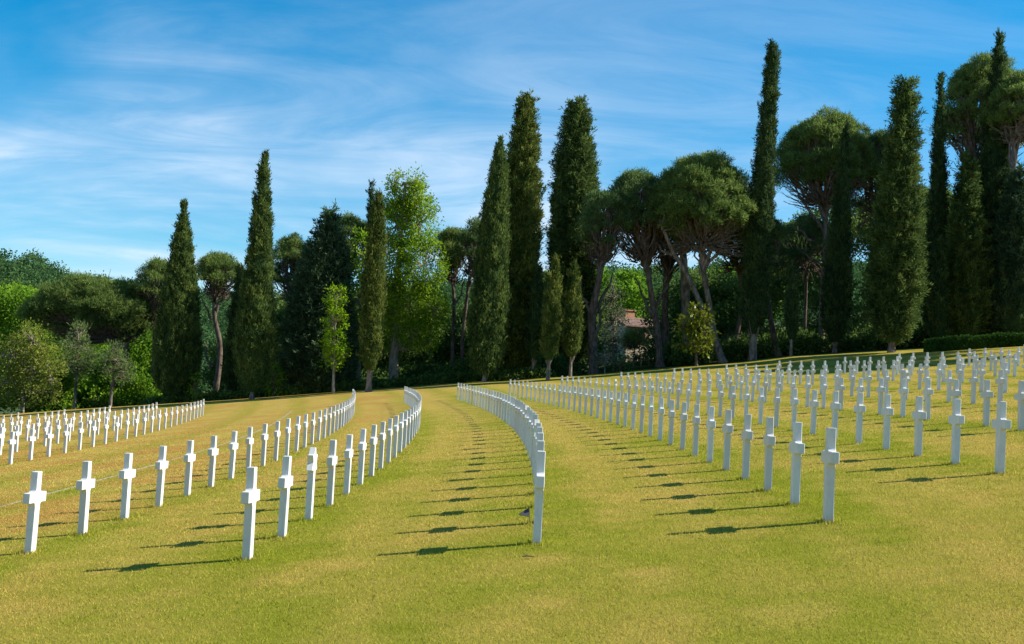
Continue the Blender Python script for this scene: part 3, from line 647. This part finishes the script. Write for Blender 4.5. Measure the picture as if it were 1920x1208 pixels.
pine('broad low umbrella pine with dark crown left of the broad cone cypress', [(232, 745), (236, 690), (240, 640)], (52, 300, 520, 650), 117, 'pine', 'bark_dark', seed=1, puffs=60, forks=6, prad=.75, depth=.5)
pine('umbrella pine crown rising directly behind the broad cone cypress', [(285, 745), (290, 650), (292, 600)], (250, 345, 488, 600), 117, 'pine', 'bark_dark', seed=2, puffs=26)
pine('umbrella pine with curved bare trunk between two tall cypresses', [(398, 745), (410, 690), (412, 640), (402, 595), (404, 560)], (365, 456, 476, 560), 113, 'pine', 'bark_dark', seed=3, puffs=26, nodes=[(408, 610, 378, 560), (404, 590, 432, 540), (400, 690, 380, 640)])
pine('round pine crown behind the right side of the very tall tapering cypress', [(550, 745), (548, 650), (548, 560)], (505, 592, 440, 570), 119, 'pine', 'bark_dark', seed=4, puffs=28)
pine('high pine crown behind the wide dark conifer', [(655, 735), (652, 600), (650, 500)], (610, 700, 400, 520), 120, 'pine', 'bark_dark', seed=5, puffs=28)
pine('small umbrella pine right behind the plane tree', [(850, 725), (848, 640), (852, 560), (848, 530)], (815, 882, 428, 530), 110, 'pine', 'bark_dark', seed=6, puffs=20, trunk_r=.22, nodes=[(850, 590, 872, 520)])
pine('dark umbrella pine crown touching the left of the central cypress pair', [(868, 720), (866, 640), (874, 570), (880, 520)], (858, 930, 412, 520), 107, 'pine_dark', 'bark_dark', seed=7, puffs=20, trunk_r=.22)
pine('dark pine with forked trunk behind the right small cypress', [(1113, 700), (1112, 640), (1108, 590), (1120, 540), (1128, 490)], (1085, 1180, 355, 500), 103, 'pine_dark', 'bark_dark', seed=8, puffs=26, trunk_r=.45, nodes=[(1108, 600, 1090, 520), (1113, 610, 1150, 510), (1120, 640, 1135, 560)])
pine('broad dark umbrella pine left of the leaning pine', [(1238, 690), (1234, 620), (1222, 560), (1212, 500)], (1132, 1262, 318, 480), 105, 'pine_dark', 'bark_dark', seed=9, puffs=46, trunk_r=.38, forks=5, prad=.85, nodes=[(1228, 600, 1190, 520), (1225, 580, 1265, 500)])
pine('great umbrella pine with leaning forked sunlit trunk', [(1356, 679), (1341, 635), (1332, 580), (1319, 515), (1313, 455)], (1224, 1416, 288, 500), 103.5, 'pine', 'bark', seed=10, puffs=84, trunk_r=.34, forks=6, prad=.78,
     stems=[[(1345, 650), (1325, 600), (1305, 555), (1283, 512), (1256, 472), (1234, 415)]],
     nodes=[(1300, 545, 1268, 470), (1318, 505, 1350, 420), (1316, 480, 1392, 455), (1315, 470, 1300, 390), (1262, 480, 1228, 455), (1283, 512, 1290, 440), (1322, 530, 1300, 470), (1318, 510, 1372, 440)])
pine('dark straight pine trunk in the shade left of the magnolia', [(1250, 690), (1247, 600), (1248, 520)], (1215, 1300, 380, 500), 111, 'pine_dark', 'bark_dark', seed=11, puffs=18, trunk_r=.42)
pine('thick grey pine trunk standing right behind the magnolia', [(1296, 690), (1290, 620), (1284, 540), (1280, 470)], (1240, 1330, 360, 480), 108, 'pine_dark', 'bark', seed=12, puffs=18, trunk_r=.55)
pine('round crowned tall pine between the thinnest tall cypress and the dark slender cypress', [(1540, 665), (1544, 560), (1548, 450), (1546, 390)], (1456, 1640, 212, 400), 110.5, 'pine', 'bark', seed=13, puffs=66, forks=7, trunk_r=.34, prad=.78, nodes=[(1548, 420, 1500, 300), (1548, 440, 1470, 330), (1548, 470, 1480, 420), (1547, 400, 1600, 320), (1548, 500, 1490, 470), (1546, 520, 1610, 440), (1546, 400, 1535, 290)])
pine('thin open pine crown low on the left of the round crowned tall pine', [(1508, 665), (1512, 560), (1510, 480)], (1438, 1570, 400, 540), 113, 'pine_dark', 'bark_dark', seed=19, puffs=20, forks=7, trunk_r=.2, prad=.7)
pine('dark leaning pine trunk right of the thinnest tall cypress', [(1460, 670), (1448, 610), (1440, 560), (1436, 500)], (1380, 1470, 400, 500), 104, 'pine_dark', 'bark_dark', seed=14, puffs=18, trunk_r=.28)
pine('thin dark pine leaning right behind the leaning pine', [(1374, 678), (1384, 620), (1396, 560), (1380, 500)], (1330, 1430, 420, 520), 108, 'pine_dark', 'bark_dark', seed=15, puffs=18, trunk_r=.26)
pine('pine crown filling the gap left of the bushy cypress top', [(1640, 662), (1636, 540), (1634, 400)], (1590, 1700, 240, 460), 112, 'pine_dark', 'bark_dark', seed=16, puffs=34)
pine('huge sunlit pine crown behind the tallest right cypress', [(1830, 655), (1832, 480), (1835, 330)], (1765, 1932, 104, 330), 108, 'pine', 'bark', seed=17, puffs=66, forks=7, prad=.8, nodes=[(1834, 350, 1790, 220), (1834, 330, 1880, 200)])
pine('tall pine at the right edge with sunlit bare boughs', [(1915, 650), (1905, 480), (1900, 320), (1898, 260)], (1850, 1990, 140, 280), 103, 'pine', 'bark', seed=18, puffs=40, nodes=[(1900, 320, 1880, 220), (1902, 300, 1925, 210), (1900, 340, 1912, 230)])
# taller trees beyond the right edge of the view: their shade falls on the lawn
for k, (x, Y, hh) in enumerate([(2085, 104, 330), (2190, 107, 260), (2040, 84, 360), (2120, 90, 300), (2150, 78, 330)]):
    pine(['shade pine standing beyond the right edge of the view, nearest the hedge', 'shade pine beyond the right edge, behind the others', 'shade pine beyond the right edge, closest to the crosses', 'shade pine beyond the right edge, second nearest the hedge', 'shade pine beyond the right edge, farthest out'][k], [(x, 650), (x, 500), (x, hh+170)], (x-95, x+95, hh-60, hh+160), Y, 'pine_dark', 'bark', seed=30+k, puffs=36, per_m2=9)

broadleaf('tall lime green plane tree with pale trunk right of the slim column cypress', [(737, 729), (739, 660), (741, 600), (746, 520), (752, 430), (760, 345)],
    [(741, 345, 14, 24), (779, 340, 14, 30), (743, 385, 26, 30), (784, 380, 28, 34), (745, 420, 36, 50), (788, 420, 34, 50), (735, 500, 40, 52), (795, 500, 46, 55), (765, 570, 56, 50), (722, 575, 34, 44), (812, 585, 32, 34), (775, 625, 44, 26), (708, 625, 24, 30), (803, 640, 22, 14)],
    106, 'plane', 'bark_pale', seed=1, trunk_r=.42, leaf=.20, clumps=10, csize=.46, fill=.35, m=32)
broadleaf('small lime green sapling with thin trunk before the wide dark conifer', [(625, 736), (626, 690), (628, 640), (630, 580)],
    [(630, 562, 18, 26), (630, 605, 22, 26), (628, 645, 24, 24), (622, 672, 20, 15), (646, 665, 12, 8)], 95, 'lime', 'bark_pale', seed=2, trunk_r=.12, leaf=.19, clumps=14, csize=.34, fill=.35, m=20)
broadleaf('olive green broadleaf tree with twin pale stems near the left edge', [(42, 776), (44, 740), (46, 700), (50, 650)],
    [(60, 640, 40, 34), (25, 665, 42, 40), (70, 690, 48, 44), (20, 715, 46, 40), (60, 735, 50, 26), (95, 700, 24, 34)], 104.5, 'olive_green', 'bark_pale', seed=3, trunk_r=.16, leaf=.22, clumps=10, csize=.42, fill=.4)
broadleaf('young rounded pine with straight thin trunk, taller of the pair', [(140, 770), (142, 725), (145, 680), (147, 625)],
    [(147, 628, 17, 20), (146, 652, 30, 22), (144, 675, 38, 22), (150, 690, 28, 13)], 107.5, 'pine_young', 'bark', .20, seed=40, trunk_r=.15, leaf=.32, clumps=11, csize=.36, fill=.3, m=18, droop=-.45, group='young pines at the left', name='young_pine', cat='pine')
broadleaf('young rounded pine with thin trunk, shorter of the pair', [(206, 766), (210, 725), (214, 690), (216, 655)],
    [(217, 657, 18, 17), (218, 677, 31, 20), (218, 696, 34, 17), (224, 708, 22, 10)], 107.8, 'pine_young', 'bark', .20, seed=41, trunk_r=.14, leaf=.30, clumps=11, csize=.36, fill=.3, m=18, droop=-.45, group='young pines at the left', name='young_pine', cat='pine')
broadleaf('bright green shrub at the foot of the very tall tapering cypress', [(512, 745), (512, 720)], [(512, 712, 22, 26), (520, 728, 16, 14)], YF-.5, 'wood', 'bark_dark', seed=5, trunk_r=.08, leaf=.26, clumps=9, csize=.36, name='shrub', cat='shrub')
broadleaf('slim light green shrub beside the broad cone cypress', [(366, 752), (366, 730)], [(366, 718, 9, 20), (370, 736, 10, 12)], YF-.5, 'wood', 'bark_dark', seed=6, trunk_r=.05, leaf=.24, clumps=9, csize=.3, name='shrub', cat='shrub')
broadleaf('yellow green magnolia with glossy leaves before the leaning trunk', [(1306, 689), (1305, 660), (1304, 630), (1306, 600)],
    [(1310, 590, 22, 20), (1295, 610, 26, 22), (1318, 620, 26, 24), (1300, 640, 34, 20), (1325, 645, 20, 16)], 98, 'magnolia', 'bark_dark', seed=7, trunk_r=.12, leaf=.34, clumps=7, csize=.42, fill=.4, name='magnolia_tree')
broadleaf('small grey green olive tree in front of the farmhouse', [(1134, 700), (1134, 680)], [(1134, 668, 17, 15), (1130, 680, 14, 10)], YF+1, 'silver', 'bark_pale', seed=8, trunk_r=.05, leaf=.17, clumps=12, csize=.3, name='olive_tree')
broadleaf('tall thin grey leaved tree in front of the farmhouse', [(1150, 690), (1152, 620), (1152, 560)], [(1150, 560, 18, 30), (1152, 600, 24, 34), (1150, 640, 20, 26)], 118, 'silver', 'bark_pale', seed=9, trunk_r=.09, leaf=.20, clumps=8, csize=.45, fill=.3)
pine('small dark young pine on a thin stem in front of the farmhouse', [(1188, 697), (1189, 665), (1189, 645)], (1170, 1210, 620, 660), 108, 'pine', 'bark_dark', seed=42, puffs=9, trunk_r=.07, group=None, name='young_pine', under=.7, prad=.75)
broadleaf('low dark round bush by the lawn edge under the farmhouse', [(1163, 700), (1163, 694)], [(1163, 685, 20, 15)], YF+2, 'under', 'bark_dark', seed=10, trunk_r=.05, leaf=.2, clumps=16, csize=.34, name='bush', cat='bush')
broadleaf('mid green leafy shrub screening the foot of the farmhouse', [(1204, 694), (1204, 682)], [(1196, 672, 20, 13), (1216, 670, 18, 15)], 122, 'olive_green', 'bark_dark', seed=13, trunk_r=.06, leaf=.2, clumps=12, csize=.4, name='shrub', cat='shrub')
broadleaf('silvery grey round bush right of the leaning trunk', [(1380, 672), (1380, 660)], [(1380, 640, 26, 20)], 118, 'silver', 'bark_dark', seed=11, trunk_r=.06, leaf=.22, clumps=12, csize=.4, name='bush', cat='bush')
broadleaf('light green young tree left of the plane tree', [(672, 738), (675, 640), (680, 540)], [(685, 480, 24, 50), (675, 560, 34, 60), (668, 640, 30, 50)], 104, 'plane', 'bark_pale', seed=12, trunk_r=.15, leaf=.30, clumps=6, csize=.45, fill=.4)

# ------------------------------------------------------------------ undergrowth, woods and hill forest (uncountable masses)
def blob_mass(name, spots, mat, leaf_k, per, seed, flat=.8, m=5):
    """spots: (x, y, z, radius); a mass of leafy crowns merged in one"""
    rng = np.random.default_rng(seed); g = Geo(); S = np.array(spots)
    for x, y, z, R in S:
        n = int(per); d = unit(rng.normal(size=(n, 3))); d[:, 2] = np.abs(d[:, 2])*np.where(rng.uniform(size=n) < .8, 1, -1)
        C = np.array([x, y, z])+d*R*np.array([1, 1, flat])*(1+.2*wav(d*2.2, 1.5, int(abs(x*7+y*3))))[:, None]*rng.uniform(.72, 1.04, n)[:, None]
        lf = leaf_k*y; t = np.clip(.5+rng.normal()*.26+rng.normal(size=n)*.2, 0, 1)
        P = np.repeat(C, m, 0)+rng.normal(size=(n*m, 3))*lf*.7; D = unit(np.repeat(d, m, 0)*.7+rng.normal(size=(n*m, 3))*.7)
        leaves(g, P, D, lf*rng.uniform(.6, 1.3, n*m), lf*.6, np.repeat(t, m), rng)
    o = g.build(name, MT[mat]); tag(o, kind='stuff'); return o
sp = []
for k in range(230):
    x = RNG.uniform(-46, 44); y = RNG.uniform(104, 118)
    if -14 < x < -7 and y < 109: continue
    if x < -23 and (y < 112 or RNG.uniform() < .7): continue
    if 5 < x < 14: continue
    R = RNG.uniform(.9, 2.3)*(1.25 if x < 4 else .8); z = float(terrain(x, y)); sp.append((x, y, z+R*.3, R))
for k in range(260):                                     # ragged fringe where the mown lawn stops
    x = RNG.uniform(-30, 3); y = RNG.uniform(99.6, 102.5); R = RNG.uniform(.18, .55)*(1 if x < 6 else .6); sp.append((x, y, float(terrain(x, y))+R*.2, R))
blob_mass('undergrowth', sp, 'under', .0030, 150, 21)
sp = []
def wood_top(px): return np.interp(px, [420, 520, 700, 860, 1000, 1100, 1130, 1240, 1260, 1420, 1440, 1560, 1750, 1930], [640, 550, 530, 585, 500, 510, 650, 650, 490, 490, 450, 370, 350, 340])
for k in range(560):                                     # dark middle wood standing behind the front trees
    px = RNG.uniform(420, 1990)
    if 1128 < px < 1250: continue
    Y = RNG.uniform(117, 142); tp = wood_top(px); py = RNG.uniform(tp, 690) if RNG.uniform() < .6 else RNG.uniform(tp, tp+60)
    p = at(px, py, Y); R = RNG.uniform(1.6, 2.9); z = max(p[2]-R*.8, float(terrain(p[0], Y))+R*.3); sp.append((p[0], Y, z, R))
blob_mass('dark_woods', sp, 'woods_dark', .0026, 150, 22)
sp = []
for k in range(70):                                      # fresh green wood at the far left
    px = RNG.uniform(-60, 330); Y = RNG.uniform(128, 150); top = np.interp(px, [-60, 0, 60, 110, 200, 330], [520, 528, 535, 560, 590, 600])
    p = at(px, RNG.uniform(top, 740), Y); R = RNG.uniform(1.8, 3.2); sp.append((p[0], Y, p[2]-R*.7, R))
for k in range(46):
    px = RNG.choice([RNG.uniform(1120, 1250), RNG.uniform(1330, 1440)]); Y = RNG.uniform(166, 185); p = at(px, RNG.uniform(515, 640), Y); R = RNG.uniform(1.8, 3.0); sp.append((p[0], Y, p[2]-R*.5, R))
blob_mass('green_woods', sp, 'wood', .0030, 210, 23)
sp = []
for k in range(34):                                      # leafy bank under the young pines
    px = RNG.uniform(-30, 300); Y = RNG.uniform(112, 118); p = at(px, RNG.uniform(690, 765), Y); R = RNG.uniform(1.1, 2.0); sp.append((p[0], Y, p[2]-R*.3, R))
blob_mass('leafy_bank', sp, 'wood', .0028, 170, 24)
sp = []
ry = np.random.default_rng(77)
for k in range(2400):
    y = ry.uniform(0, 1)**.8*270+160; x = ry.uniform(-.52, .52)*y; R = 1.8+3.6*ry.uniform()**1.5
    sp.append((x, y, float(hills(np.array(x), np.array(y)))+R*.45, R))
blob_mass('hill_forest', sp, 'hillwood', .0023, 80, 25, 1.0, 4)

# ------------------------------------------------------------------ farmhouse, fence, stone wall, hedge
def house():
    Y = 150; c = at(1222, 690, Y); zg = float(terrain(c[0], Y)); pz = lambda y: at(1200, y, Y)[2]-zg
    r = empty('farmhouse', (c[0], Y, zg), .42); tag(r, 'stone farmhouse with tiled roof glimpsed between the pine trunks', 'house')
    eave = pz(611); ridge = pz(593); W, D = 7.6, 7.0
    g = Geo(); box(g, -W/2, W/2, 0, D, -2, eave); g.build('wall', MT['wall'], r)
    g = Geo(); o = .4; n = 30
    for sgn in (0, 1):                                  # corrugated rows of half-round tiles on both slopes
        xs_ = np.linspace(-W/2-o, W/2+o, n*6+1); y0, y1 = (-o, D/2) if sgn == 0 else (D+o, D/2)
        zc = .05*np.abs(np.sin(np.linspace(0, n*math.pi, n*6+1)))
        A = np.stack([xs_, np.full_like(xs_, y0), eave-.12+zc], 1); B = np.stack([xs_, np.full_like(xs_, y1), ridge+zc], 1)
        A2 = A-[0, 0, .16]; B2 = B-[0, 0, .16]; q = len(xs_); i = np.arange(q-1)
        g.add(np.vstack([A, B, A2, B2]), np.concatenate([np.stack([i, i+1, i+q+1, i+q], 1), np.stack([i+2*q, i, i+1, i+2*q+1], 1)[:, [0, 3, 2, 1]], np.stack([i+2*q, i+3*q, i+3*q+1, i+2*q+1], 1)]))
    for sx in (-1, 1):                                  # gable triangles under the tiles
        x = sx*W/2; g.add([(x, 0, eave), (x, D, eave), (x, D/2, ridge-.14)], [(0, 1, 2)])
    roof = g.build('roof', MT['tile'], r)
    g = Geo(); box(g, -2.4, -1.0, D/2-.5, D/2+.5, ridge-.5, ridge+.75); box(g, -2.55, -.85, D/2-.62, D/2+.62, ridge+.752, ridge+.9); g.build('chimney', MT['chim'], roof)
    for wx in (-1.7, 1.5):
        g = Geo(); box(g, wx-.42, wx+.42, -.06, .02, eave-1.75, eave-.55); w = g.build('window', MT['pane'], r)
        for s in (-1, 1):
            g = Geo(); x = wx+s*.64; box(g, x-.2, x+.2, -.09, -.012, eave-1.75, eave-.55); g.build('shutter', MT['shutter'], w)
house()
def fence():
    Y = 116; a = at(1172, 684, Y); b = at(1262, 668, Y); n = 7; X = np.linspace(a[0], b[0], n); Z = terrain(X, Y)
    r = empty('rail_fence', (X[0], Y, float(Z[0]))); tag(r, 'thin pale rail fence behind the pine trunks below the farmhouse', 'fence')
    for x, z in zip(X, Z):
        g = Geo(); tube(g, [(0, 0, -.2), (0, 0, 1.25)], [.03, .03], 6); g.build('post', MT['rail'], r, (x-X[0], 0, z-Z[0]))
    for dz in (.55, 1.1):
        g = Geo(); tube(g, np.stack([X-X[0], 0*X-.06, Z-Z[0]+dz], 1), .02, 6); g.build('rail', MT['rail'], r)
fence()
def stone_wall():
    g = Geo(); rng = np.random.default_rng(5); Y = 111; a = at(1500, 660, Y)[0]; b = at(1745, 645, Y)[0]; x = a
    while x < b:
        w = rng.uniform(.25, .6); z = float(terrain(x, Y)); zz = z-.3
        while zz < z+1.15:
            h = rng.uniform(.16, .3); d = rng.uniform(0, .05)
            box(g, x+.012, x+w-.012, Y-.25-d, Y+.25, zz+.01, zz+h-.01); zz += h
        x += w
    tag(g.build('stone_wall', MT['dark_stone']), 'low dry stone wall in the shade below the tall right cypresses', 'wall')
stone_wall()
def hedge():
    rng = np.random.default_rng(9); g = Geo(); x0 = at(1735, 660, 92)[0]; x1 = at(1990, 640, 92)[0]; Y = 92.0; n = 5200
    x = rng.uniform(x0, x1, n); f = rng.uniform(0, 1, n); y = np.where(f < .45, Y-.55, Y+rng.uniform(-.55, .55, n)); z = np.where(f < .45, rng.uniform(.05, .8, n), .8+rng.normal(size=n)*.05+.05*np.sin(x*1.9)+.04*np.sin(x*5.3))
    y += rng.normal(size=n)*.05; P = np.stack([x, y, terrain(x, y)+z], 1); m = 6
    t = np.clip(.5+.3*wav(P, 2, 3)+rng.normal(size=n)*.15, 0, 1)
    leaves(g, np.repeat(P, m, 0)+rng.normal(size=(n*m, 3))*.07, rng.normal(size=(n*m, 3))+np.array([0, -.4, .5]), .16*rng.uniform(.6, 1.2, n*m), .10, np.repeat(t, m), rng)
    for k in range(60):
        xa = x0+(x1-x0)*k/60; xb = x0+(x1-x0)*(k+1)/60; za = float(terrain(xa, Y)); box(g, xa, xb-.004, Y-.46, Y+.46, za-.2, za+.68, .15)
    tag(g.build('hedge', MT['hedge']), 'low clipped green hedge behind the crosses at the right', 'hedge')
hedge()
